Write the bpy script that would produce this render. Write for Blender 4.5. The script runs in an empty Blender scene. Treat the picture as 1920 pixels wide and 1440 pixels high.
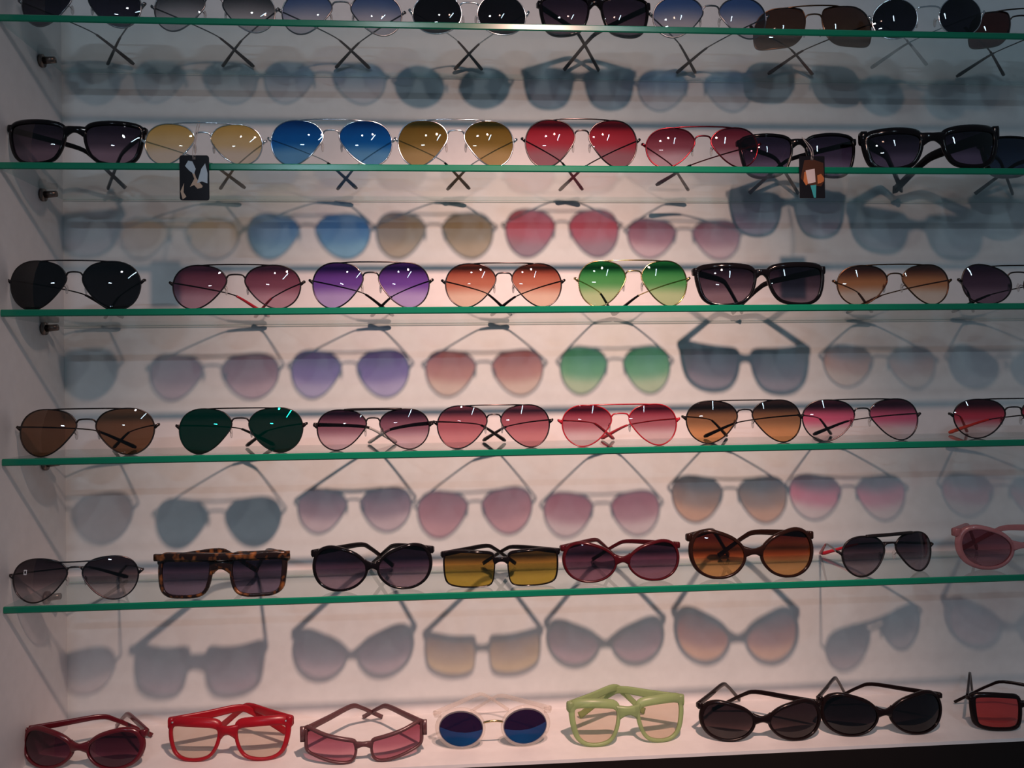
import bpy, math, random
from mathutils import Matrix, Vector

# ---------------------------------------------------------------- camera, light, exposure
SC = bpy.context.scene
COL = SC.collection
CAMX, CAMY, CAMZ, YAW, PITCH, ROLL = 0.50414, -0.92635, 0.42879, 0.07119, 0.00779, -0.01394
cam = bpy.data.cameras.new('camera')
cam.sensor_width = 36.0
cam.lens = 36.0 * 1500 / 1920
cam.clip_start = 0.01
camo = bpy.data.objects.new('camera', cam)
COL.objects.link(camo)
fw = Vector((math.sin(YAW) * math.cos(PITCH), math.cos(YAW) * math.cos(PITCH), math.sin(PITCH)))
rt0 = Vector((math.cos(YAW), -math.sin(YAW), 0))
up0 = rt0.cross(fw)
rt = math.cos(ROLL) * rt0 + math.sin(ROLL) * up0
up = -math.sin(ROLL) * rt0 + math.cos(ROLL) * up0
m = Matrix((rt, up, -fw)).transposed().to_4x4()
m.translation = Vector((CAMX, CAMY, CAMZ))
camo.matrix_world = m
SC.camera = camo

w = bpy.data.worlds.new('shop_ambient')
w.use_nodes = True
w.node_tree.nodes['Background'].inputs[0].default_value = (0.54, 0.76, 0.97, 1)
w.node_tree.nodes['Background'].inputs[1].default_value = 0.092
SC.world = w


def lamp(name, kind, loc, aim, power, col, **k):
    l = bpy.data.lights.new(name, kind)
    l.energy = power
    l.color = col
    for a, b in k.items():
        setattr(l, a, b)
    o = bpy.data.objects.new(name, l)
    COL.objects.link(o)
    o.location = loc
    o.rotation_euler = (Vector(aim) - Vector(loc)).to_track_quat('-Z', 'Y').to_euler()
    return o


# the warm downlight that throws the shadows, and the shop's fluorescent tubes
lamp('halogen_downlight', 'SPOT', (0.70, -0.858, 1.2335), (0.58, 0.148, 0.19), 84.0, (1.0, 0.60, 0.49),
     spot_size=math.radians(50), spot_blend=1.0, shadow_soft_size=0.022)
lamp('halogen_spill', 'SPOT', (0.70, -0.858, 1.2335), (0.58, 0.148, 0.19), 20.0, (1.0, 0.62, 0.50),
     spot_size=math.radians(88), spot_blend=1.0, shadow_soft_size=0.022)
t = lamp('fluorescent_tube', 'AREA', (1.03, -1.85, 1.60), (1.03, -1.85, 0), 5.0, (0.62, 0.84, 1.0),
         shape='RECTANGLE', size=0.05, size_y=0.80)
t2 = lamp('far_fluorescent_tube', 'AREA', (-0.15, -2.9, 1.40), (0.5, 0, 0.5), 6.0, (0.60, 0.80, 1.0),
          shape='RECTANGLE', size=0.27, size_y=0.028)
t3 = lamp('square_panel_light', 'AREA', (0.36, -1.15, 1.33), (0.5, 0, 0.5), 1.0, (0.9, 0.95, 1.0),
          shape='RECTANGLE', size=0.06, size_y=0.05)

SC.view_settings.view_transform = 'Standard'
SC.view_settings.look = 'None'
SC.view_settings.gamma = 1.0
SC.view_settings.use_curve_mapping = False
SC.view_settings.exposure = 0.0
SC.cycles.transparent_max_bounces = 48
SC.cycles.max_bounces = 10
SC.cycles.glossy_bounces = 5
SC.cycles.caustics_reflective = False
SC.cycles.caustics_refractive = False

# ---------------------------------------------------------------- helpers
D = 0.148            # depth of the niche, front edge of the shelves at y = 0
SHELF_Z = [0.8525, 0.687, 0.5224, 0.3563, 0.1925]
HT = 0.004           # half thickness of a shelf
WIDTH = 1.40


def lin(h):
    c = [q / 255 for q in h]
    return [x / 12.92 if x <= .04045 else ((x + .055) / 1.055) ** 2.4 for x in c]


def new_mat(name):
    mt = bpy.data.materials.new(name)
    mt.use_nodes = True
    nt = mt.node_tree
    nt.nodes.clear()
    out = nt.nodes.new('ShaderNodeOutputMaterial')
    return mt, nt, out


def N(nt, kind, **k):
    n = nt.nodes.new(kind)
    for a, b in k.items():
        if a.startswith('i_'):
            n.inputs[a[2:].replace('_', ' ')].default_value = b
        else:
            setattr(n, a, b)
    return n


def c4(c):
    return (c[0], c[1], c[2], 1)


def principled(nt, col, rough, metal=0.0):
    p = nt.nodes.new('ShaderNodeBsdfPrincipled')
    p.inputs['Base Color'].default_value = c4(col)
    p.inputs['Roughness'].default_value = rough
    p.inputs['Metallic'].default_value = metal
    if max(col) < .1 and not metal:
        p.inputs['Specular IOR Level'].default_value = .2
    return p


CACHE = {}


def solid(name, col, rough=0.3, metal=0.0, clear=0.0, tint=None, bump=0.0):
    if name in CACHE:
        return CACHE[name]
    mt, nt, out = new_mat(name)
    p = principled(nt, col, rough, metal)
    # faint procedural unevenness of colour
    nz = N(nt, 'ShaderNodeTexNoise')
    nz.inputs['Scale'].default_value = 60
    rp = nt.nodes.new('ShaderNodeValToRGB')
    rp.color_ramp.elements[0].color = c4([x * .92 for x in col])
    rp.color_ramp.elements[1].color = c4([min(1, x * 1.06) for x in col])
    tc = nt.nodes.new('ShaderNodeTexCoord')
    nt.links.new(tc.outputs['Object'], nz.inputs['Vector'])
    nt.links.new(nz.outputs['Fac'], rp.inputs['Fac'])
    nt.links.new(rp.outputs['Color'], p.inputs['Base Color'])
    if clear:
        tr = nt.nodes.new('ShaderNodeBsdfTransparent')
        tr.inputs['Color'].default_value = c4(tint or col)
        mx = nt.nodes.new('ShaderNodeMixShader')
        mx.inputs[0].default_value = clear
        nt.links.new(p.outputs[0], mx.inputs[1])
        nt.links.new(tr.outputs[0], mx.inputs[2])
        nt.links.new(mx.outputs[0], out.inputs[0])
    else:
        nt.links.new(p.outputs[0], out.inputs[0])
    CACHE[name] = mt
    return mt


def tortoise():
    if 'tortoise' in CACHE:
        return CACHE['tortoise']
    mt, nt, out = new_mat('tortoise')
    p = principled(nt, (0.1, 0.04, 0.01), 0.18)
    tc = nt.nodes.new('ShaderNodeTexCoord')
    nz = N(nt, 'ShaderNodeTexNoise')
    nz.inputs['Scale'].default_value = 110
    nz.inputs['Detail'].default_value = 1.5
    rp = nt.nodes.new('ShaderNodeValToRGB')
    e = rp.color_ramp.elements
    e[0].position = .50
    e[0].color = (0.012, 0.006, 0.005, 1)
    e[1].position = .74
    e[1].color = (0.27, 0.10, 0.026, 1)
    nt.links.new(tc.outputs['Object'], nz.inputs['Vector'])
    nt.links.new(nz.outputs['Fac'], rp.inputs['Fac'])
    nt.links.new(rp.outputs['Color'], p.inputs['Base Color'])
    nt.links.new(p.outputs[0], out.inputs[0])
    CACHE['tortoise'] = mt
    return mt


FRAME = {
    'silver': ((0.78, 0.78, 0.80), .16, 1), 'silverdark': ((0.20, 0.20, 0.21), .22, 1),
    'gunmetal': ((0.085, 0.07, 0.07), .25, 1), 'darkmetal': ((0.06, 0.045, 0.04), .3, 1),
    'blackmetal': ((0.012, 0.010, 0.011), .25, 0), 'gold': ((0.72, 0.50, 0.22), .18, 1),
    'bronze': ((0.14, 0.07, 0.04), .25, 1), 'redmetal': ((0.22, 0.02, 0.03), .25, 1),
    'redgloss': ((0.40, 0.012, 0.025), .2, 0), 'black': ((0.005, 0.004, 0.005), .10, 0),
    'burgundy': ((0.055, 0.005, 0.008), .16, 0), 'darkbrown': ((0.018, 0.007, 0.005), .15, 0),
    'darkred': ((0.11, 0.008, 0.014), .2, 0), 'blackbrown': ((0.010, 0.005, 0.005), .18, 0),
    'brown': ((0.07, 0.018, 0.010), .3, 0), 'red': ((0.40, 0.015, 0.03), .3, 0),
    'orange': ((0.62, 0.07, 0.035), .3, 0), 'grey': ((0.42, 0.42, 0.40), .35, 0),
}


def frame_mat(k):
    if k == 'tortoise':
        return tortoise()
    if k == 'redclear':
        return solid(k, (0.40, 0.010, 0.022), .3, 0, .30, (0.85, 0.12, 0.13))
    if k == 'greenclear':
        return solid(k, (0.34, 0.43, 0.20), .35, 0, .34, (0.70, 0.88, 0.55))
    if k == 'mauve':
        return solid(k, (0.13, 0.055, 0.06), .25, 0, .30, (0.55, 0.36, 0.38))
    if k == 'pink':
        return solid(k, (0.42, 0.19, 0.20), .2, 0, .45, (0.90, 0.62, 0.64))
    if k == 'crystal':
        return solid(k, (0.80, 0.72, 0.66), .08, 0, .74, (0.97, 0.95, 0.93))
    if k == 'clear':
        return solid('clear_tip', (0.6, 0.6, 0.6), .2, 0, .7, (0.85, 0.85, 0.85))
    c, r, mtl = FRAME[k]
    return solid('frame_' + k, c, r, mtl)


def lens_mat(lt, lb, mid=None, mir=None):
    key = ('lens', lt, lb, mid, mir)
    if key in CACHE:
        return CACHE[key]
    mt, nt, out = new_mat('lens_tint')
    tc = nt.nodes.new('ShaderNodeTexCoord')
    sp = nt.nodes.new('ShaderNodeSeparateXYZ')
    rp = nt.nodes.new('ShaderNodeValToRGB')
    rp.color_ramp.interpolation = 'EASE'
    e = rp.color_ramp.elements
    s = lambda h: c4([math.sqrt(x) for x in lin(h)])       # the tint is met twice: front and back face
    e[0].position, e[0].color = .22, s(lb)
    e[1].position, e[1].color = .90, s(lt)
    if mid:
        n = e.new(.55)
        n.color = s(mid)
    tr = nt.nodes.new('ShaderNodeBsdfTransparent')
    gl = nt.nodes.new('ShaderNodeBsdfGlossy')
    gl.inputs['Roughness'].default_value = .015
    gl.inputs['Color'].default_value = c4(lin(mir)) if mir else (1, 1, 1, 1)
    ge = nt.nodes.new('ShaderNodeNewGeometry')
    fr = N(nt, 'ShaderNodeFresnel')
    fr.inputs['IOR'].default_value = 1.5
    ad = N(nt, 'ShaderNodeMath', operation='ADD', use_clamp=True)
    ad.inputs[1].default_value = .32 if mir else 0.0
    inv = N(nt, 'ShaderNodeMath', operation='SUBTRACT')
    inv.inputs[0].default_value = 1
    mu = N(nt, 'ShaderNodeMath', operation='MULTIPLY')
    mx = nt.nodes.new('ShaderNodeMixShader')
    L = nt.links.new
    L(tc.outputs['Generated'], sp.inputs[0])
    L(sp.outputs['Z'], rp.inputs['Fac'])
    L(rp.outputs['Color'], tr.inputs['Color'])
    L(fr.outputs[0], ad.inputs[0])
    L(ge.outputs['Backfacing'], inv.inputs[1])
    L(ad.outputs[0], mu.inputs[0])
    L(inv.outputs[0], mu.inputs[1])
    L(mu.outputs[0], mx.inputs[0])
    L(tr.outputs[0], mx.inputs[1])
    L(gl.outputs[0], mx.inputs[2])
    L(mx.outputs[0], out.inputs[0])
    CACHE[key] = mt
    return mt


def shelf_glass():
    mt, nt, out = new_mat('float_glass')
    tr = nt.nodes.new('ShaderNodeBsdfTransparent')
    tr.inputs['Color'].default_value = (0.90, 0.955, 0.955, 1)
    gl = nt.nodes.new('ShaderNodeBsdfGlossy')
    gl.inputs['Roughness'].default_value = .02
    ge = nt.nodes.new('ShaderNodeNewGeometry')
    fr = nt.nodes.new('ShaderNodeFresnel')
    fr.inputs['IOR'].default_value = 1.5
    inv = N(nt, 'ShaderNodeMath', operation='SUBTRACT')
    inv.inputs[0].default_value = 1
    mu = N(nt, 'ShaderNodeMath', operation='MULTIPLY')
    mx = nt.nodes.new('ShaderNodeMixShader')
    L = nt.links.new
    L(ge.outputs['Backfacing'], inv.inputs[1])
    L(fr.outputs[0], mu.inputs[0])
    L(inv.outputs[0], mu.inputs[1])
    L(mu.outputs[0], mx.inputs[0])
    L(tr.outputs[0], mx.inputs[1])
    L(gl.outputs[0], mx.inputs[2])
    L(mx.outputs[0], out.inputs[0])
    return mt


def link_mesh(name, verts, faces, mat, parent=None, smooth=True, mats=None, fm=None):
    me = bpy.data.meshes.new(name)
    me.from_pydata(verts, [], faces)
    for k in (mats or [mat]):
        me.materials.append(k)
    if fm:
        me.polygons.foreach_set('material_index', fm)
    if smooth:
        me.polygons.foreach_set('use_smooth', [True] * len(me.polygons))
    me.update()
    o = bpy.data.objects.new(name, me)
    COL.objects.link(o)
    if parent:
        o.parent = parent
    return o


class MB:
    def __init__(s):
        s.v, s.f = [], []

    def add(s, v, f):
        b = len(s.v)
        s.v += [tuple(p) for p in v]
        s.f += [tuple(b + i for i in q) for q in f]

    def sweep(s, pts, ra, rb=None, n=8, closed=False, upv=(0, 0, 1), square=False):
        """tube along pts; ra = half width sideways, rb = half height along upv (numbers or lists)"""
        pts = [Vector(p) for p in pts]
        k = len(pts)
        if not isinstance(ra, (list, tuple)):
            ra = [ra] * k
        if rb is None:
            rb = ra
        if not isinstance(rb, (list, tuple)):
            rb = [rb] * k
        U = Vector(upv)
        vs = []
        for i, p in enumerate(pts):
            if closed:
                t = pts[(i + 1) % k] - pts[i - 1]
            else:
                t = pts[min(i + 1, k - 1)] - pts[max(i - 1, 0)]
            t.normalize()
            a = t.cross(U)
            if a.length < 1e-5:
                a = t.cross(Vector((0, 1, 0.01)))
            a.normalize()
            b = a.cross(t)
            for j in range(n):
                th = 2 * math.pi * (j + .5) / n
                c, sn = math.cos(th), math.sin(th)
                if square:
                    c = math.copysign(abs(c) ** .5, c)
                    sn = math.copysign(abs(sn) ** .5, sn)
                vs.append(p + a * (c * ra[i]) + b * (sn * rb[i]))
        fs = []
        for i in range(k if closed else k - 1):
            i2 = (i + 1) % k
            for j in range(n):
                j2 = (j + 1) % n
                fs.append((i * n + j, i * n + j2, i2 * n + j2, i2 * n + j))
        if not closed:
            fs.append(tuple(range(n))[::-1])
            fs.append(tuple((k - 1) * n + j for j in range(n)))
        s.add(vs, fs)

    def box(s, x0, x1, y0, y1, z0, z1):
        v = [(x, y, z) for z in (z0, z1) for y in (y0, y1) for x in (x0, x1)]
        s.add(v, [(0, 2, 3, 1), (4, 5, 7, 6), (0, 1, 5, 4), (2, 6, 7, 3), (0, 4, 6, 2), (1, 3, 7, 5)])

    def ball(s, c, rx, ry, rz, n=10, k=6):
        v, f = [], []
        for i in range(k + 1):
            a = math.pi * i / k
            for j in range(n):
                b = 2 * math.pi * j / n
                v.append((c[0] + rx * math.sin(a) * math.cos(b), c[1] + ry * math.sin(a) * math.sin(b), c[2] + rz * math.cos(a)))
        for i in range(k):
            for j in range(n):
                f.append((i * n + j, i * n + (j + 1) % n, (i + 1) * n + (j + 1) % n, (i + 1) * n + j))
        s.add(v, f)

    def build(s, name, mat, parent=None, smooth=True):
        return link_mesh(name, s.v, s.f, mat, parent, smooth)


def catmull(p, per, closed=True):
    out, k = [], len(p)
    rng = range(k if closed else k - 1)
    for i in rng:
        if closed:
            a, b, c, d = p[i - 1], p[i], p[(i + 1) % k], p[(i + 2) % k]
        else:
            a, b, c, d = p[max(i - 1, 0)], p[i], p[i + 1], p[min(i + 2, k - 1)]
        for j in range(per):
            t = j / per
            out.append(tuple(.5 * ((2 * b[q]) + (-a[q] + c[q]) * t + (2 * a[q] - 5 * b[q] + 4 * c[q] - d[q]) * t * t
                                   + (-a[q] + 3 * b[q] - 3 * c[q] + d[q]) * t ** 3) for q in range(len(b))))
    if not closed:
        out.append(tuple(p[-1]))
    return out


def tag(o, label=None, cat=None, group=None, kind=None):
    if label:
        o['label'] = label
    if cat:
        o['category'] = cat
    if group:
        o['group'] = group
    if kind:
        o['kind'] = kind
    return o


# ---------------------------------------------------------------- the niche
white = solid('white_laminate', (0.74, 0.72, 0.71), .5)
white_side = solid('white_laminate_side', (0.70, 0.69, 0.70), .5)
dark_wood = solid('dark_plinth', (0.012, 0.008, 0.007), .45)


def struct(name, boxes, mat):
    b = MB()
    for q in boxes:
        b.box(*q)
    return tag(b.build(name, mat, None, False), kind='structure')


struct('wall_back', [(-0.02, WIDTH + .02, D, D + .018, -.10, 1.12)], white)
struct('wall_left', [(-0.02, 0, -.03, D, -.10, 1.12)], white_side)
struct('wall_right', [(WIDTH, WIDTH + .02, -.03, D, -.10, 1.12)], white_side)
struct('floor', [(0, WIDTH, -.002, D, -.004, 0)], white)
struct('trim_1', [(0, WIDTH, -.002, D, -.10, -.004)], dark_wood)

# ---------------------------------------------------------------- glass shelves
GL = shelf_glass()
EDGE = solid('green_glass_edge', (0.003, 0.175, 0.095), .22)
BACKEDGE = solid('painted_edge_glint', (0.30, 0.40, 0.36), .4, 0, .45, (0.75, 0.86, 0.82))  # pale chamfer colour imitates the bright line of light refracted at the back
metal_pin = solid('bracket_metal', (0.20, 0.15, 0.13), .35, 1)
SHELF_WORD = ['topmost of the five', 'second from the top', 'third from the top, at eye level', 'fourth from the top', 'lowest of the five']
for i, zc in enumerate(SHELF_Z):
    x0, x1, y0, y1, c = .0015, WIDTH - .0015, 0.0, D - .002, .0012
    prof = [(y0, zc - HT + c), (y0, zc + HT - c), (y0 + c, zc + HT), (y1, zc + HT), (y1, zc - HT), (y0 + c, zc - HT)]
    prof = prof[:4] + [(y1, zc - HT + .0011), (y1 - .0011, zc - HT)] + prof[5:]
    v = [(x, y, z_) for x in (x0, x1) for y, z_ in prof]
    f = [(7 + j, 7 + (j + 1) % 7, (j + 1) % 7, j) for j in range(7)] + [(0, 1, 2, 3, 4, 5, 6), (13, 12, 11, 10, 9, 8, 7)]
    fm = [1, 1, 0, 0, 2, 0, 1, 0, 0]
    o = link_mesh('glass_shelf', v, f, None, None, False, [GL, EDGE, BACKEDGE], fm)
    tag(o, 'long clear glass shelf with green front edge, ' + SHELF_WORD[i], 'shelf', 'glass shelves of the display')
    e = bpy.data.objects.new('shelf_bracket', None)
    COL.objects.link(e)
    e.location = (0, .094, zc - HT)
    ORD = ['top', 'second', 'third', 'fourth', 'lowest']
    tag(e, 'small dark metal bracket on the left wall under the %s glass shelf' % ORD[i], 'bracket', 'shelf brackets on the left wall')
    b = MB()
    b.sweep([(.0005, 0, -.006), (.004, 0, -.006)], .008, n=14, upv=(0, 0, 1))
    b.build('wall_disc', metal_pin, e)
    b = MB()
    b.sweep([(.004, 0, -.0055), (.012, 0, -.005), (.018, 0, -.0045)], [.0045, .0042, .0040], n=10)
    b.build('pin', metal_pin, e)

# ---------------------------------------------------------------- sunglasses
AVI = [(-.90, .56), (-.62, .86), (-.10, 1.0), (.42, .96), (.80, .70), (.985, .25), (.96, -.25), (.76, -.70), (.40, -.98), (.0, -.97), (-.42, -.68), (-.78, -.20), (-.97, .22)]
SHAPES = {
    'aviator': AVI,
    'round': [(math.cos(a) * 1.0, math.sin(a) * 1.0) for a in [math.pi - 2 * math.pi * k / 12 for k in range(12)]],
    'wayfarer': [(-1, .50), (-.86, .84), (-.35, .97), (.35, 1.0), (.88, .92), (1.0, .62), (.93, -.10), (.76, -.68), (.42, -.97), (-.10, -1), (-.60, -.80), (-.88, -.25)],
    'flattop': [(-.97, .70), (-.84, .96), (-.3, 1), (.5, 1), (.9, .96), (1, .72), (.97, -.1), (.88, -.70), (.60, -.97), (.1, -1), (-.45, -.96), (-.76, -.72), (-.92, -.1)],
    'oval': [(-1, -.10), (-.90, .30), (-.54, .68), (0, .93), (.45, 1.0), (.82, .80), (1, .30), (.965, -.25), (.75, -.70), (.36, -.96), (-.1, -1), (-.56, -.83), (-.88, -.48)],
    'rect': [(-.99, .55), (-.88, .84), (-.4, .95), (.3, 1), (.85, .92), (.99, .65), (.97, -.3), (.84, -.80), (.45, -.97), (-.1, -1), (-.68, -.97), (-.9, -.75), (-.98, -.1)],
    'navigator': [(-.93, .70), (-.76, .96), (-.1, 1), (.4, .95), (.80, .64), (.99, .05), (.99, -.60), (.82, -.93), (.25, -1), (-.40, -.90), (-.80, -.45), (-.95, .2)],
    'wrap': [(-1, -.15), (-.94, .18), (-.5, .38), (.25, .66), (.92, .98), (1, .86), (.99, .2), (.94, -.30), (.6, -.55), (-.1, -.88), (-.66, -1), (-.9, -.85), (-.99, -.5)],
}
ROWNAME = ['top glass shelf', 'second glass shelf', 'third glass shelf', 'fourth glass shelf', 'fifth glass shelf', 'white base']
ROWZ = [q + HT for q in SHELF_Z] + [0.0]


def P(row, name, kind, xc, y0, w, g, h, yaw, label, o):
    pl = o.get('pl', 0)
    root = bpy.data.objects.new(name, None)
    COL.objects.link(root)
    root.empty_display_size = .02
    root.location = (xc, y0, ROWZ[row - 1])
    root.rotation_euler = (0, 0, math.radians(yaw))
    tag(root, label, 'glasses' if name == 'eyeglasses' else 'sunglasses', 'eyewear on the ' + ROWNAME[row - 1])
    fm = frame_mat(o['fr'])
    lm = lens_mat(o['lt'], o['lb'], o.get('mid'), o.get('mir'))
    wire = .0012 if o.get('thick') else .00088
    rim = o.get('rim', .002) if pl else wire
    browt = o.get('browt', 0) if pl else 0
    kx = 1.1 if kind != 'wrap' else 1.8
    RB = .09
    hw, hz = w / 2 - (rim if not pl else rim * 1.25), (h - rim * 2 - browt) / 2
    cz = rim + hz
    cxs = g / 2 + w / 2

    ln = math.tan(math.radians(o.get('lean', (0, 0, 3, 6, 4, 3)[row - 1])))

    def srf(x, z_, cx):
        return ln * z_ + kx * x * x + ((x - cx) ** 2 + (z_ - cz) ** 2) / (2 * RB)

    tmpl = catmull(SHAPES[kind], 4)
    n = len(tmpl)
    rims2d = {}
    for sx in (-1, 1):
        cx = sx * cxs
        prof = [(cx + sx * px * hw, cz + pz * hz) for px, pz in tmpl]
        rims2d[sx] = prof
        # lens: front and back face, and a rim strip
        v, f = [], []
        T = .0017
        rings = (.3, .6, .85, 1.0)
        for side in (0, 1):
            b = len(v)
            v.append((cx, srf(cx, cz, cx) + side * T, cz))
            for r in rings:
                for (px, pz) in prof:
                    x, z_ = cx + (px - cx) * r, cz + (pz - cz) * r
                    v.append((x, srf(x, z_, cx) + side * T, z_))
            flip = (sx > 0) == (side == 0)
            for j in range(n):
                j2 = (j + 1) % n
                q = [(b, b + 1 + j, b + 1 + j2)]
                for r in range(len(rings) - 1):
                    q.append((b + 1 + r * n + j, b + 1 + (r + 1) * n + j, b + 1 + (r + 1) * n + j2, b + 1 + r * n + j2))
                f += [tuple(reversed(t_)) if flip else t_ for t_ in q]
        b = len(v)
        for (px, pz) in prof:
            yy = srf(px, pz, cx)
            v += [(px, yy, pz), (px, yy + T, pz)]
        for j in range(n):
            j2 = (j + 1) % n
            q = (b + 2 * j, b + 2 * j + 1, b + 2 * j2 + 1, b + 2 * j2)
            f.append(q if sx < 0 else tuple(reversed(q)))
        link_mesh('lens', v, f, lm, root)

    yo = .0008                                                     # rim centre line sits mid-thickness of the lens

    def p3(x, z_, sx, dy=0.0):
        return (x, srf(x, z_, sx * cxs) + yo + dy, z_)

    wh = cxs + w / 2 + (.0036 if not pl else .0012)                 # hinge x
    zh = h * o.get('yh', .63 if not pl else .82)
    hy = kx * wh * wh + (w / 2) ** 2 / (2 * RB) + (.0022 if not pl else .004) + ln * zh              # hinge y

    if not pl:
        gold = None
        for sx in (-1, 1):
            b = MB()
            b.sweep([p3(x, z_, sx) for x, z_ in rims2d[sx]], wire, wire * 1.15, n=6, closed=True, upv=(0, 1, 0))
            b.build('rim', fm, root)
        # bridge between the two inner upper shoulders
        zb_ = cz + hz * .34
        zi = cz + hz * .42
        def inner(sx, z_):
            c = min((p for p in rims2d[sx] if abs(p[0]) < cxs), key=lambda p: abs(p[1] - z_))
            return c
        a, c = inner(-1, zi), inner(1, zi)
        pa, pc = Vector(p3(a[0], a[1], -1)), Vector(p3(c[0], c[1], 1))
        yb = (pa.y + pc.y) / 2
        if kind == 'round':
            zt = .0035
        else:
            zt = .0045
        path = catmull([tuple(pa), (a[0] * .72, yb - .001, pa.z + zt * .8), (0, yb - .0015, pa.z + zt), (c[0] * .72, yb - .001, pc.z + zt * .8), tuple(pc)], 4, False)
        b = MB()
        b.sweep(path, wire * 1.15, n=6, upv=(0, 1, 0))
        b.build('bridge', fm, root)
        if o.get('bar', 1):
            def topp(sx, fx):
                xx = sx * (cxs - fx * w / 2)
                c = max((p for p in rims2d[sx] if abs(p[0] - xx) < w * .10), key=lambda p: p[1])
                return Vector(p3(c[0], c[1], sx))
            ta, tb = topp(-1, .28), topp(1, .28)
            sag = -.004 if o.get('curve') else .0006
            mid = (ta + tb) / 2 + Vector((0, -.0035, sag))
            path = catmull([tuple(ta), tuple((ta * 2 + mid) / 3 + Vector((0, -.001, sag * .5))), tuple(mid), tuple((tb * 2 + mid) / 3 + Vector((0, -.001, sag * .5))), tuple(tb)], 4, False)
            b = MB()
            b.sweep(path, wire * (1.9 if o.get('thick') or o.get('wide') else 1.0), n=6, upv=(0, 1, 0))
            b.build('brow_bar', fm, root)
        pad = frame_mat('clear')
        for sx in (-1, 1):
            c = inner(sx, cz - hz * .12)
            q = Vector(p3(c[0], c[1], sx))
            e = Vector((q.x - sx * .0022, q.y + .007, q.z - .001))
            b = MB()
            b.sweep([q, (q.x - sx * .0005, q.y + .005, q.z + .002), e], .0005, n=5)
            pa_ = b.build('pad_arm', fm, root)
            b = MB()
            b.ball(e, .0016, .0028, .0058)
            b.build('nose_pad', pad, root)
    else:
        fr = MB()
        dep = .0024
        for sx in (-1, 1):
            pr = rims2d[sx]
            vs, fs = [], []
            area = sum(pr[i][0] * pr[(i + 1) % n][1] - pr[(i + 1) % n][0] * pr[i][1] for i in range(n))
            for i in range(n):
                tx, tz = pr[(i + 1) % n][0] - pr[i - 1][0], pr[(i + 1) % n][1] - pr[i - 1][1]
                l = math.hypot(tx, tz) or 1
                nx, nz = (tz / l, -tx / l) if area > 0 else (-tz / l, tx / l)
                ow = rim + browt * max(nz, 0) ** 1.5 + rim * .5 * max(nx * sx, 0) ** 2
                x, z_ = pr[i]
                for du, dv in ((-.35 * rim, -.55), (-.15 * rim, -1), (ow * .6, -1), (ow * .95, -.55), (ow, 0.2), (ow * .8, 1), (-.15 * rim, 1), (-.35 * rim, .55)):
                    X, Z = x + nx * du, max(z_ + nz * du, .0002)
                    vs.append((X, srf(X, Z, sx * cxs) + yo + dv * dep, Z))
            for i in range(n):
                i2 = (i + 1) % n
                for j in range(8):
                    j2 = (j + 1) % 8
                    q = (i * 8 + j, i * 8 + j2, i2 * 8 + j2, i2 * 8 + j)
                    fs.append(q if area < 0 else tuple(reversed(q)))
            fr.add(vs, fs)
        # bridge
        zt = {'oval': .10, 'round': .30, 'rect': .45, 'wrap': -.05, 'flattop': .62}.get(kind, .60)
        zb_ = cz + hz * zt
        xi = g / 2 + rim * .8 + w * .02
        yb = srf(xi, zb_, cxs) + yo
        bh = (rim * .9 + browt * .35) if kind in ('wayfarer', 'flattop') else rim * .8
        bh = max(bh, .0026 if kind in ('rect', 'wrap', 'round') else .0036)
        arch = .0022 if kind != 'oval' else .0008
        if not o.get('gold'):
            path = catmull([(-xi, yb, zb_), (-xi * .45, yb - .002, zb_ + arch * .8), (0, yb - .0026, zb_ + arch), (xi * .45, yb - .002, zb_ + arch * .8), (xi, yb, zb_)], 4, False)
            fr.sweep(path, dep, [bh * (1 + (1.2 if kind == 'oval' else .9) * (abs(q - 8) / 8) ** 2) for q in range(17)], n=8, square=True)
        if o.get('brow'):
            xe = wh + .003
            path = [(x, ln * (h - .0042) + kx * x * x + .0045 * min(1, (abs(x) / wh) ** 2) - .0005, h - .0042 - (.0012 if abs(x) > wh * .9 else 0)) for x in [xe * q / 10 for q in range(-10, 11)]]
            fr.sweep(path, dep, .0042, n=8, square=True)
        # end pieces that carry the hinges
        for sx in (-1, 1):
            ze = zh
            c = max((p for p in rims2d[sx] if abs(p[1] - ze) < h * .2), key=lambda p: abs(p[0]))
            q = Vector(p3(c[0], ze, sx))
            eh = max(o.get('tw', .008) * .55, .0028)
            fr.sweep([(q.x - sx * .001, q.y, ze), (sx * (wh - .001), q.y + .0005, ze), (sx * wh, hy + .001, ze)], .0022, [eh * .95, eh, eh * .85], n=8, square=True)
        fr.build('frame', fm, root)
        if o.get('gold'):
            b = MB()
            gm = frame_mat('gold')
            path = catmull([(-xi, yb, zb_), (-xi * .4, yb - .002, zb_ + .002), (xi * .4, yb - .002, zb_ + .002), (xi, yb, zb_)], 5, False)
            b.sweep(path, .0013, n=8)
            b.build('bridge', gm, root)
        if o.get('rivet'):
            for sx in (-1, 1):
                b = MB()
                b.ball((sx * (wh - .006), srf(wh - .006, zh, cxs) - .0012, zh + .002), .0016, .0012, .0012)
                b.build('rivet', frame_mat('silver'), root)

    # temples
    yw = math.radians(yaw)
    ph = o.get('phi', (41, 38))
    LT = .136
    tw = o.get('tw', .0072)
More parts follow.
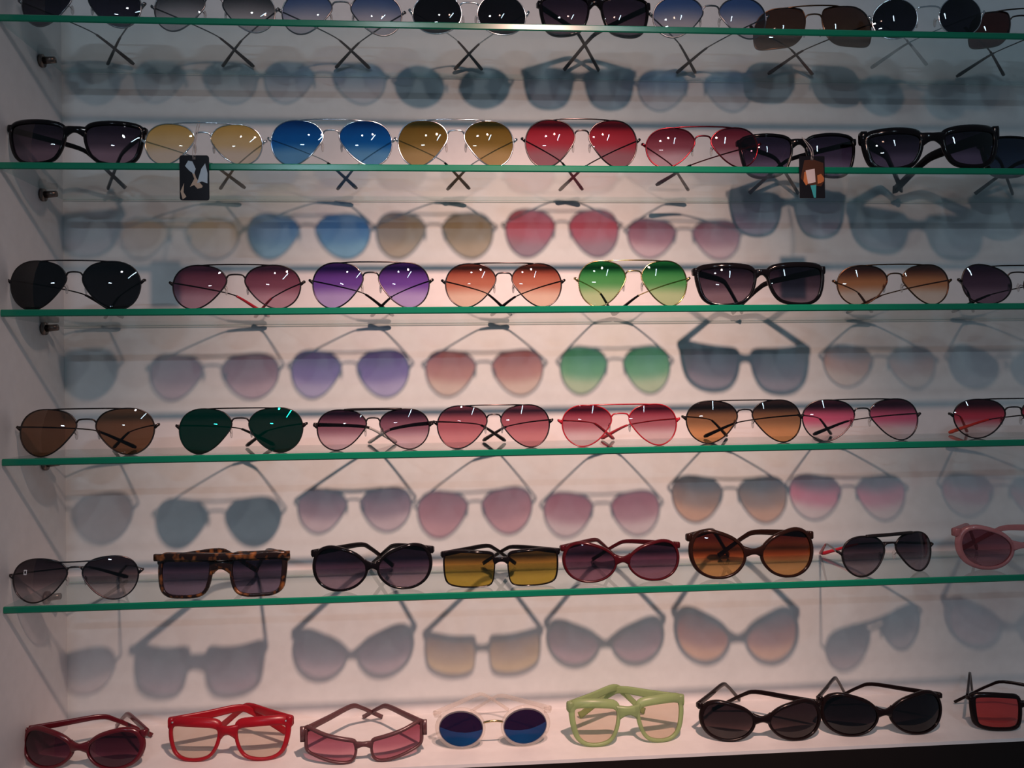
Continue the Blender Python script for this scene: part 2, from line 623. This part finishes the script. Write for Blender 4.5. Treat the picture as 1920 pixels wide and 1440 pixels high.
    for sx, phi in ((-1, ph[0]), (1, ph[1])):
        S = Vector((sx * wh, hy, zh))
        Sy = y0 + S.x * math.sin(yw) + S.y * math.cos(yw)
        while True:
            ux, uy = -sx * math.sin(math.radians(phi)), math.cos(math.radians(phi))
            reach = LT * (ux * math.sin(yw) + uy * math.cos(yw))
            if Sy + reach <= D - .005 or phi > 84:
                break
            phi += 1
        zbend = zh * o.get('zb', .72 if not pl else .86) + (.003 if sx < 0 else 0)
        tipz = .0022 if not pl else .0032
        def at(s_, z_):
            return (S.x + ux * s_ * LT, S.y + uy * s_ * LT, z_)
        key = [at(0, zh), at(.3, zh * .6 + zbend * .4), at(.58, zbend), at(.70, zbend * .80 + tipz * .2), at(.86, zbend * .38 + tipz * .62), at(1, tipz)]
        path = catmull(key, 4, False)
        k = len(path)
        if not pl:
            ep = MB()
            c = max((p for p in rims2d[sx] if abs(p[1] - zh) < h * .16), key=lambda p: abs(p[0]))
            q = Vector(p3(c[0], c[1], sx))
            ep.sweep([q, (S.x - sx * .0005, q.y + .0002, zh), (S.x, S.y, zh)], .0011, .0017, n=6)
            ep.build('endpiece', fm, root)
            b = MB()
            wr = tw / 2 if 'tw' in o else (.0016 if o.get('thick') else   .00100)
            b.sweep(path[:14], .0010, [max(wr * (1 - .03 * i), .0008) for i in range(14)], n=6)
            tm = b.build('temple', fm, root)
            tp = path[10:]
            b = MB()
            kk = len(tp)
            b.sweep(tp, [.0013 + .0009 * i / kk for i in range(kk)], [.0014 + .0017 * (i / kk) ** 1.2 for i in range(kk - 1)] + [.0018], n=8)
            b.build('temple_tip', frame_mat(o.get('tip', 'black')), tm)
        else:
            b = MB()
            hh = [tw / 2 * (1 - .38 * min(1, i / (k * .6))) for i in range(k)]
            for i in range(int(k * .75), k):
                hh[i] = tw / 2 * (.62 + .12 * (i - k * .75) / (k * .25))
            path = [(x, y_, max(z_, hh[i] + .0002)) for i, (x, y_, z_) in enumerate(path)]
            b.sweep(path, [.0016] * k, hh, n=8, square=True)
            tm = b.build('temple', fm, root)
            if o.get('plaque'):
                b = MB()
                b.sweep([(S.x + sx * .0005, S.y - .006, zh - .010), (S.x + sx * .0005, S.y - .006, zh + .007)], .0028, .0018, n=8, upv=(0, 1, 0), square=True)
                b.build('side_plaque', frame_mat('mauve'), root)
    if o.get('mark'):
        b = MB()
        mx_, mz = -cxs - w * .24, cz + hz * .42
        for s2 in (-1, 1):
            pts = []
            for q in range(9):
                a = math.radians(-130 + 260 * q / 8)
                x, z_ = mx_ + s2 * (-.0006 + .0022 * math.cos(a)), mz + .0026 * math.sin(a)
                pts.append((x, srf(x, z_, -cxs) - .0002, z_))
            b.sweep(pts, .0004, .0002, n=4, upv=(0, 1, 0))
        tag(b.build('lens_mark', solid('white_print', (.75, .75, .78), .4), root), 'small white printed mark')
    return root


P(1,'aviator_sunglasses','aviator',0.0764,0.0250,0.0599,0.0160,0.0510,0,'dark plum aviator sunglasses at the left end of the top glass shelf',dict(lt=(28, 26, 36),lb=(58, 53, 68),fr='silverdark'))
P(1,'aviator_sunglasses','aviator',0.2261,0.0313,0.0623,0.0171,0.0510,0,'pale smoke aviator sunglasses in fine dark wire on the top shelf, beside the plum pair',dict(lt=(59, 63, 68),lb=(201, 194, 196),fr='silverdark'))
P(1,'aviator_sunglasses','aviator',0.3747,0.0337,0.0627,0.0188,0.0510,0,'pale blue gradient aviator sunglasses left of the round black pair on the top shelf',dict(lt=(77, 103, 150),lb=(210, 205, 214),fr='silverdark'))
P(1,'round_sunglasses','round',0.5276,0.0276,0.0605,0.0172,0.0510,0,'round black sunglasses with shiny metal rims on the top shelf',dict(lt=(19, 18, 23),lb=(28, 26, 32),fr='silver',bar=0))
P(1,'square_sunglasses','wayfarer',0.6802,0.0274,0.0622,0.0111,0.0510,0,'dark plum square sunglasses with black frame on the top shelf',dict(pl=1,lt=(42, 32, 48),lb=(92, 74, 88),fr='black',rim=.0022))
P(1,'aviator_sunglasses','aviator',0.8234,0.0246,0.0637,0.0166,0.0510,0,'pale blue gradient aviator sunglasses left of the brown pair on the top shelf',dict(lt=(67, 99, 156),lb=(207, 200, 207),fr='silverdark'))
P(1,'navigator_sunglasses','navigator',0.9627,0.0466,0.0660,0.0167,0.0525,-6,'brown square aviator sunglasses set back on the top shelf, lenses seen through the glass',dict(lt=(79, 52, 40),lb=(89, 64, 47),fr='bronze',tip='brown',phi=(40,46)))
P(1,'round_sunglasses','round',1.0923,0.0140,0.0544,0.0241,0.0510,-8,'round blue-black sunglasses with silver rims at the right of the top shelf',dict(lt=(21, 21, 31),lb=(36, 34, 46),fr='silver',bar=0,tip='clear',phi=(52,50)))
P(1,'navigator_sunglasses','navigator',1.2246,0.0330,0.0511,0.0187,0.0467,-10,'dark red-brown sunglasses cut off by the right edge on the top shelf',dict(lt=(74, 36, 32),lb=(85, 44, 38),fr='darkmetal',phi=(44,30)))
P(2,'square_sunglasses','wayfarer',0.0772,0.0076,0.0654,0.0163,0.0523,2,'black square sunglasses at the left end of the second glass shelf',dict(pl=1,fr='black',rim=.0025,browt=.0025,lt=(40, 30, 46),mid=(80, 66, 82),lb=(150, 125, 142)))
P(2,'aviator_sunglasses','aviator',0.2199,0.0049,0.0593,0.0148,0.0480,0,'amber to clear gradient aviator sunglasses holding the black hang tag',dict(fr='silver',tip='black',lt=(225, 185, 105),mid=(235, 205, 150),lb=(240, 225, 205)))
P(2,'aviator_sunglasses','aviator',0.3651,0.0040,0.0627,0.0151,0.0535,0,'bright blue aviator sunglasses in shiny silver rims',dict(fr='silver',tip='black',lt=(14, 85, 165),mid=(20, 105, 190),lb=(110, 175, 225)))
P(2,'aviator_sunglasses','aviator',0.5092,0.0040,0.0604,0.0161,0.0549,0,'olive gold aviator sunglasses in silver rims',dict(fr='silver',tip='black',lt=(125, 98, 34),mid=(140, 115, 55),lb=(185, 160, 110)))
P(2,'aviator_sunglasses','aviator',0.6582,0.0058,0.0612,0.0133,0.0577,0,'bright red aviator sunglasses on the second shelf',dict(fr='gunmetal',tip='black',lt=(160, 30, 45),mid=(185, 60, 75),lb=(165, 115, 125)))
P(2,'aviator_sunglasses','aviator',0.8034,0.0030,0.0605,0.0162,0.0487,-2,'wine red gradient aviator sunglasses overlapping the tagged black pair',dict(phi=(38,54),fr='redmetal',tip='black',lt=(125, 40, 58),mid=(165, 85, 100),lb=(225, 190, 200)))
P(2,'square_sunglasses','wayfarer',0.9410,0.0460,0.0673,0.0138,0.0576,-3,'black square sunglasses with plum lenses holding the orange picture tag',dict(pl=1,fr='black',rim=.0022,browt=.0015,lt=(40, 33, 55),mid=(75, 62, 88),lb=(135, 115, 145)))
P(2,'square_sunglasses','wayfarer',1.0905,0.0058,0.0719,0.0171,0.0550,-9,'chunky black square sunglasses turned to the side on the second shelf',dict(pl=1,fr='black',rim=.004,browt=.004,tw=.016,lt=(24, 18, 34),mid=(55, 47, 68),lb=(105, 92, 120)))
P(2,'square_sunglasses','wayfarer',1.2606,0.0400,0.0691,0.0179,0.0545,0,'dark navy sunglasses cut off by the right edge on the second shelf',dict(pl=1,lt=(26, 36, 56),lb=(51, 66, 90),fr='black',rim=.0022))
P(3,'aviator_sunglasses','aviator',0.0734,0.0100,0.0641,0.0140,0.0574,3,'black aviator sunglasses with opaque lenses at the left end of the third shelf',dict(fr='blackmetal',tip='black',lt=(26, 27, 31),mid=(30, 31, 35),lb=(34, 35, 39)))
P(3,'aviator_sunglasses','aviator',0.2530,0.0100,0.0649,0.0173,0.0521,0,'mauve rose aviator sunglasses with black rims and red temple tips',dict(fr='blackmetal',tip='red',lt=(110, 58, 78),mid=(140, 85, 105),lb=(200, 160, 175)))
P(3,'aviator_sunglasses','aviator',0.4077,0.0100,0.0613,0.0147,0.0548,0,'purple aviator sunglasses in the middle of the third shelf',dict(fr='gunmetal',tip='black',lt=(75, 40, 115),mid=(115, 78, 170),lb=(185, 170, 225)))
P(3,'aviator_sunglasses','aviator',0.5636,0.0100,0.0621,0.0157,0.0532,0,'orange-brown to peach gradient aviator sunglasses beside the purple pair',dict(fr='gunmetal',tip='black',lt=(145, 68, 52),mid=(190, 120, 98),lb=(232, 205, 185)))
P(3,'aviator_sunglasses','aviator',0.7191,0.0100,0.0587,0.0161,0.0560,0,'green gradient aviator sunglasses with gold rims',dict(fr='gold',tip='black',phi=(31,31),lt=(30, 120, 58),mid=(85, 165, 95),lb=(190, 215, 165)))
P(3,'square_sunglasses','wayfarer',0.8763,0.0100,0.0740,0.0099,0.0537,-4,'black square sunglasses right of the green aviators on the third shelf',dict(pl=1,fr='black',rim=.0028,browt=.003,tw=.009,lt=(42, 30, 44),mid=(80, 64, 78),lb=(140, 120, 132)))
P(3,'aviator_sunglasses','aviator',1.0456,0.0140,0.0626,0.0156,0.0507,-3,'brown to amber gradient aviator sunglasses on the third shelf',dict(fr='bronze',tip='brown',phi=(44,38),lt=(85, 50, 40),mid=(205, 140, 95),lb=(240, 222, 205)))
P(3,'oval_sunglasses','oval',1.2029,0.0120,0.0618,0.0145,0.0513,0,'dark plum oval sunglasses cut off by the right edge on the third shelf',dict(fr='darkmetal',tip='black',lt=(55, 34, 52),mid=(85, 62, 80),lb=(130, 105, 122)))
P(4,'aviator_sunglasses','aviator',0.0828,0.0127,0.0652,0.0175,0.0545,3,'solid brown aviator sunglasses at the left end of the fourth shelf',dict(fr='darkmetal',tip='black',phi=(46,40),lt=(120, 88, 68),mid=(135, 98, 75),lb=(135, 98, 72)))
P(4,'aviator_sunglasses','aviator',0.2564,0.0081,0.0629,0.0161,0.0526,0,'black aviator sunglasses with green mirrored lenses',dict(fr='blackmetal',tip='black',mir=(16, 168, 128),phi=(40,44),lt=(38, 40, 44),mid=(38, 40, 44),lb=(42, 40, 44)))
P(4,'aviator_sunglasses','aviator',0.4068,0.0218,0.0607,0.0124,0.0487,0,'black framed aviator sunglasses with plum gradient lenses and pale grey temple tips',dict(fr='blackmetal',tip='grey',tw=.005,wide=1,lt=(80, 46, 66),mid=(140, 98, 115),lb=(215, 190, 200)))
P(4,'aviator_sunglasses','aviator',0.5501,0.0134,0.0613,0.0132,0.0516,2,'rose pink aviator sunglasses in thin dark rims left of the red framed pair',dict(fr='gunmetal',tip='black',phi=(44,32),lt=(140, 75, 90),mid=(170, 100, 112),lb=(210, 145, 152)))
P(4,'aviator_sunglasses','aviator',0.7005,0.0087,0.0613,0.0179,0.0501,0,'red framed aviator sunglasses with red temple tips and burgundy to clear lenses',dict(fr='redgloss',tip='red',phi=(40,33),lt=(150, 50, 70),mid=(175, 105, 118),lb=(225, 205, 210)))
P(4,'aviator_sunglasses','aviator',0.8573,0.0210,0.0645,0.0152,0.0527,-2,'dark brown to orange gradient aviator sunglasses right of the red framed pair',dict(fr='blackmetal',tip='black',phi=(38,46),lt=(65, 48, 46),mid=(145, 108, 78),lb=(220, 165, 115)))
P(4,'aviator_sunglasses','aviator',1.0055,0.0203,0.0659,0.0156,0.0518,-2,'black to hot pink gradient aviator sunglasses',dict(fr='gunmetal',tip='black',phi=(34,44),lt=(80, 42, 56),mid=(225, 110, 145),lb=(242, 225, 228)))
P(4,'aviator_sunglasses','aviator',1.2005,0.0188,0.0650,0.0174,0.0497,-3,'crimson gradient aviator sunglasses with orange-red tip at the right end of the fourth shelf',dict(fr='blackmetal',tip='orange',phi=(28,52),lt=(75, 34, 44),mid=(215, 75, 95),lb=(235, 215, 215)))
P(5,'aviator_sunglasses','aviator',0.0717,0.0081,0.0615,0.0128,0.0499,4,'smoke gradient aviator sunglasses with curved bar and white lens mark on the fifth shelf',dict(fr='gunmetal',curve=1,mark=1,phi=(44,10),lt=(52, 42, 50),mid=(105, 92, 98),lb=(210, 192, 194)))
P(5,'square_sunglasses','flattop',0.2340,0.0054,0.0651,0.0148,0.0514,-1,'tortoiseshell flat-top square sunglasses with dark lenses',dict(pl=1,fr='tortoise',rim=.003,browt=.006,brow=1,tw=.009,phi=(38,14),lt=(52, 42, 60),mid=(85, 72, 92),lb=(140, 120, 140)))
P(5,'oval_sunglasses','oval',0.4047,0.0168,0.0652,0.0086,0.0530,1,'large glossy black oval sunglasses in the middle of the fifth shelf',dict(pl=1,fr='black',rim=.0022,browt=.0008,tw=.008,phi=(40,24),lt=(30, 22, 36),mid=(75, 58, 78),lb=(165, 138, 152)))
P(5,'rectangular_sunglasses','rect',0.5561,0.0162,0.0622,0.0132,0.0439,0,'slim rectangular sunglasses with black rims and yellow-brown lenses',dict(pl=1,fr='black',rim=.0012,browt=.0018,tw=.007,phi=(44,40),yh=.86,lt=(110, 78, 40),mid=(160, 125, 55),lb=(205, 170, 75)))
P(5,'oval_sunglasses','oval',0.7025,0.0207,0.0656,0.0116,0.0490,0,'dark burgundy oval sunglasses on the fifth shelf',dict(pl=1,fr='burgundy',rim=.0020,browt=.001,tw=.007,phi=(38,26),lt=(62, 34, 52),mid=(98, 62, 82),lb=(160, 112, 130)))
P(5,'oval_sunglasses','oval',0.8624,0.0153,0.0690,0.0151,0.0599,-2,'oversized brown butterfly sunglasses with brown to amber lenses',dict(pl=1,fr='darkbrown',rim=.0026,browt=.001,tw=.009,phi=(34,34),lt=(80, 30, 24),mid=(145, 70, 36),lb=(225, 165, 108)))
P(5,'aviator_sunglasses','aviator',1.0366,0.0153,0.0618,0.0139,0.0496,14,'black sport aviator sunglasses turned sideways on the fifth shelf',dict(fr='blackmetal',tip='red',phi=(22,34),thick=1,lt=(46, 36, 46),mid=(85, 70, 80),lb=(165, 145, 152)))
P(5,'oval_sunglasses','oval',1.2075,0.0190,0.0695,0.0167,0.0554,-4,'pink oval sunglasses cut off by the right edge on the fifth shelf',dict(pl=1,fr='pink',rim=.0036,browt=.001,tw=.01,phi=(24,30),lt=(130, 70, 82),mid=(160, 98, 108),lb=(190, 130, 140)))
P(6,'oval_sunglasses','oval',0.0670,0.0245,0.0666,0.0131,0.0474,-8,'dark red oval sunglasses at the left end of the white base',dict(pl=1,fr='darkred',rim=.0028,browt=.001,tw=.008,phi=(58,20),zb=.9,lt=(55, 20, 34),mid=(78, 36, 52),lb=(125, 68, 88)))
P(6,'eyeglasses','wayfarer',0.2326,0.0290,0.0648,0.0134,0.0501,-4,'bright red square eyeglasses with clear lenses on the base',dict(pl=1,lt=(230, 216, 204),lb=(234, 223, 212),fr='redclear',rim=.0030,browt=.0062,tw=.012,phi=(66,56),zb=1.0,rivet=1))
P(6,'rectangular_sunglasses','wrap',0.3933,0.0079,0.0620,0.0134,0.0428,2,'narrow mauve wraparound sunglasses with rose lenses on the base',dict(pl=1,fr='mauve',rim=.0024,browt=.001,tw=.008,phi=(38,36),zb=.95,plaque=1,lt=(155, 85, 100),mid=(180, 112, 130),lb=(215, 155, 168)))
P(6,'round_sunglasses','round',0.5444,0.0315,0.0605,0.0166,0.0507,0,'round sunglasses with clear crystal frame and blue mirrored lenses',dict(pl=1,fr='crystal',rim=.0030,browt=.001,tw=.006,phi=(40,40),zb=.9,mir=(28, 108, 184),gold=1,lean=-3,lt=(52, 22, 36),mid=(52, 22, 36),lb=(52, 24, 40)))
P(6,'eyeglasses','wayfarer',0.7079,0.0233,0.0622,0.0169,0.0560,3,'pale green square eyeglasses with clear lenses on the base',dict(pl=1,lt=(232, 220, 204),lb=(236, 224, 210),fr='greenclear',rim=.0036,browt=.0052,tw=.012,phi=(58,58),zb=1.0))
P(6,'oval_sunglasses','oval',0.8694,0.0161,0.0672,0.0132,0.0486,-4,'black-brown oval sunglasses right of the green eyeglasses on the base',dict(pl=1,fr='blackbrown',rim=.0026,browt=.001,tw=.007,phi=(26,56),zb=.95,lt=(46, 34, 38),mid=(55, 44, 46),lb=(95, 75, 75)))
P(6,'oval_sunglasses','oval',1.0236,0.0159,0.0703,0.0114,0.0517,-2,'black oval sunglasses between the black-brown pair and the red lensed pair on the base',dict(pl=1,fr='blackbrown',rim=.0022,browt=.001,tw=.006,phi=(32,54),zb=.95,lt=(20, 15, 20),mid=(25, 20, 25),lb=(46, 36, 42)))
P(6,'square_sunglasses','rect',1.2065,0.0129,0.0628,0.0138,0.0464,-2,'dark framed sunglasses with red lenses at the right end of the base',dict(pl=1,fr='blackbrown',rim=.0034,browt=.001,tw=.005,phi=(10,58),zb=1.05,lt=(200, 80, 82),mid=(205, 85, 85),lb=(215, 95, 92)))


# ---------------------------------------------------------------- hang tags
def rounded(x0, x1, z0, z1, r, k=4):
    pts = []
    for cx, cz, a0 in ((x1 - r, z1 - r, 0), (x0 + r, z1 - r, 90), (x0 + r, z0 + r, 180), (x1 - r, z0 + r, 270)):
        for q in range(k + 1):
            a = math.radians(a0 + 90 * q / k)
            pts.append((cx + r * math.cos(a), cz + r * math.sin(a)))
    return pts


def slab(name, pts, y, th, mat, parent):
    n = len(pts)
    v = [(x, y, z_) for x, z_ in pts] + [(x, y + th, z_) for x, z_ in pts]
    f = [tuple(range(n)), tuple(range(2 * n - 1, n - 1, -1))] + [(j, n + j, n + (j + 1) % n, (j + 1) % n) for j in range(n)]
    return link_mesh(name, v, f, mat, parent, False)


def hang_tag(x, z_top, w, h, label, prints, r, string_top, rot):
    e = bpy.data.objects.new('hang_tag', None)
    COL.objects.link(e)
    e.location = (x, -.0042, z_top)
    e.rotation_euler = (0, math.radians(rot), 0)
    tag(e, label, 'tag')
    card = slab('card', rounded(-w / 2, w / 2, -h, 0, r), 0, .0008, solid('black_card', (.010, .010, .013), .18), e)
    for q, (nm, pts, mat) in enumerate(prints):
        slab(nm, [(px * w / 2, pz * h) for px, pz in pts], -.0001 - .00004 * q, .0002, mat, card)
    b = MB()
    sx, sy, sz = string_top
    pa = catmull([(-.001, .0, -.005), (-.0012, -.001, .004), (sx - .001, sy * .5, sz * .5), (sx, sy, sz), (sx + .0018, sy + .001, sz * .98), (sx + .001, sy * .4, sz * .45), (.0012, -.0005, .002), (.0008, 0, -.005)], 4, False)
    b.sweep(pa, .00045, n=5)
    b.build('string', solid('tag_string', (.45, .40, .38), .6), e)


pale = solid('painted_gloss', (.30, .40, .48), .3)  # bluish white colour standing in for reflections on the glossy black card
tan = solid('print_tan', (.34, .27, .20), .4)
orange = solid('print_orange', (.42, .13, .035), .4)
cream = solid('print_cream', (.55, .46, .45), .4)
teal = solid('print_teal', (.03, .30, .32), .4)
brown = solid('print_brown', (.06, .022, .012), .4)
hang_tag(.2145, .6985, .0325, .051, 'black rounded card tag with tan bird print on a looped string, left side', [
    ('bird_print', [(-.30, -.70), (.0, -.52), (-.14, -.40), (-.02, -.36), (.12, -.50), (.34, -.60), (.56, -.68), (.50, -.72), (.20, -.74), (-.02, -.66)], tan),
    ('print_and_painted_gloss', [(-.62, -.24), (-.40, -.12), (-.12, -.14), (.10, -.30), (-.02, -.42), (-.34, -.34)], pale),  # gloss reflection painted on the card, upper left
    ('print_and_painted_gloss', [(.18, -.62), (.48, -.30), (.74, -.18), (.90, -.40), (.88, -.62), (.50, -.58)], pale),  # second painted gloss reflection, right side of the card
    ('print_and_painted_gloss', [(-.80, -.98), (-.94, -.80), (-.70, -.62), (-.74, -.82), (-.55, -.92)], tan),
], .003, (-.0012, .0185, .043), 0)
hang_tag(.9315, .7024, .031, .050, 'dark square card tag with orange, cream and teal picture on a string, right side', [
    ('brown_print', [(-.92, -.52), (-.60, -.10), (.10, -.08), (.90, -.16), (.94, -.60), (.70, -.72), (-.50, -.68)], brown),
    ('orange_print', [(-.70, -.60), (-.62, -.38), (-.30, -.34), (-.22, -.62), (-.5, -.70)], orange),
    ('orange_print', [(.42, -.66), (.40, -.46), (.70, -.42), (.94, -.52), (.90, -.60), (.66, -.64)], orange),
    ('cream_print', [(-.52, -.34), (.20, -.30), (.26, -.62), (-.34, -.66)], cream),
    ('teal_print', [(-.16, -.70), (.30, -.68), (.26, -.99), (.10, -.99)], teal),
], .0008, (.0055, .0375, .034), 0)
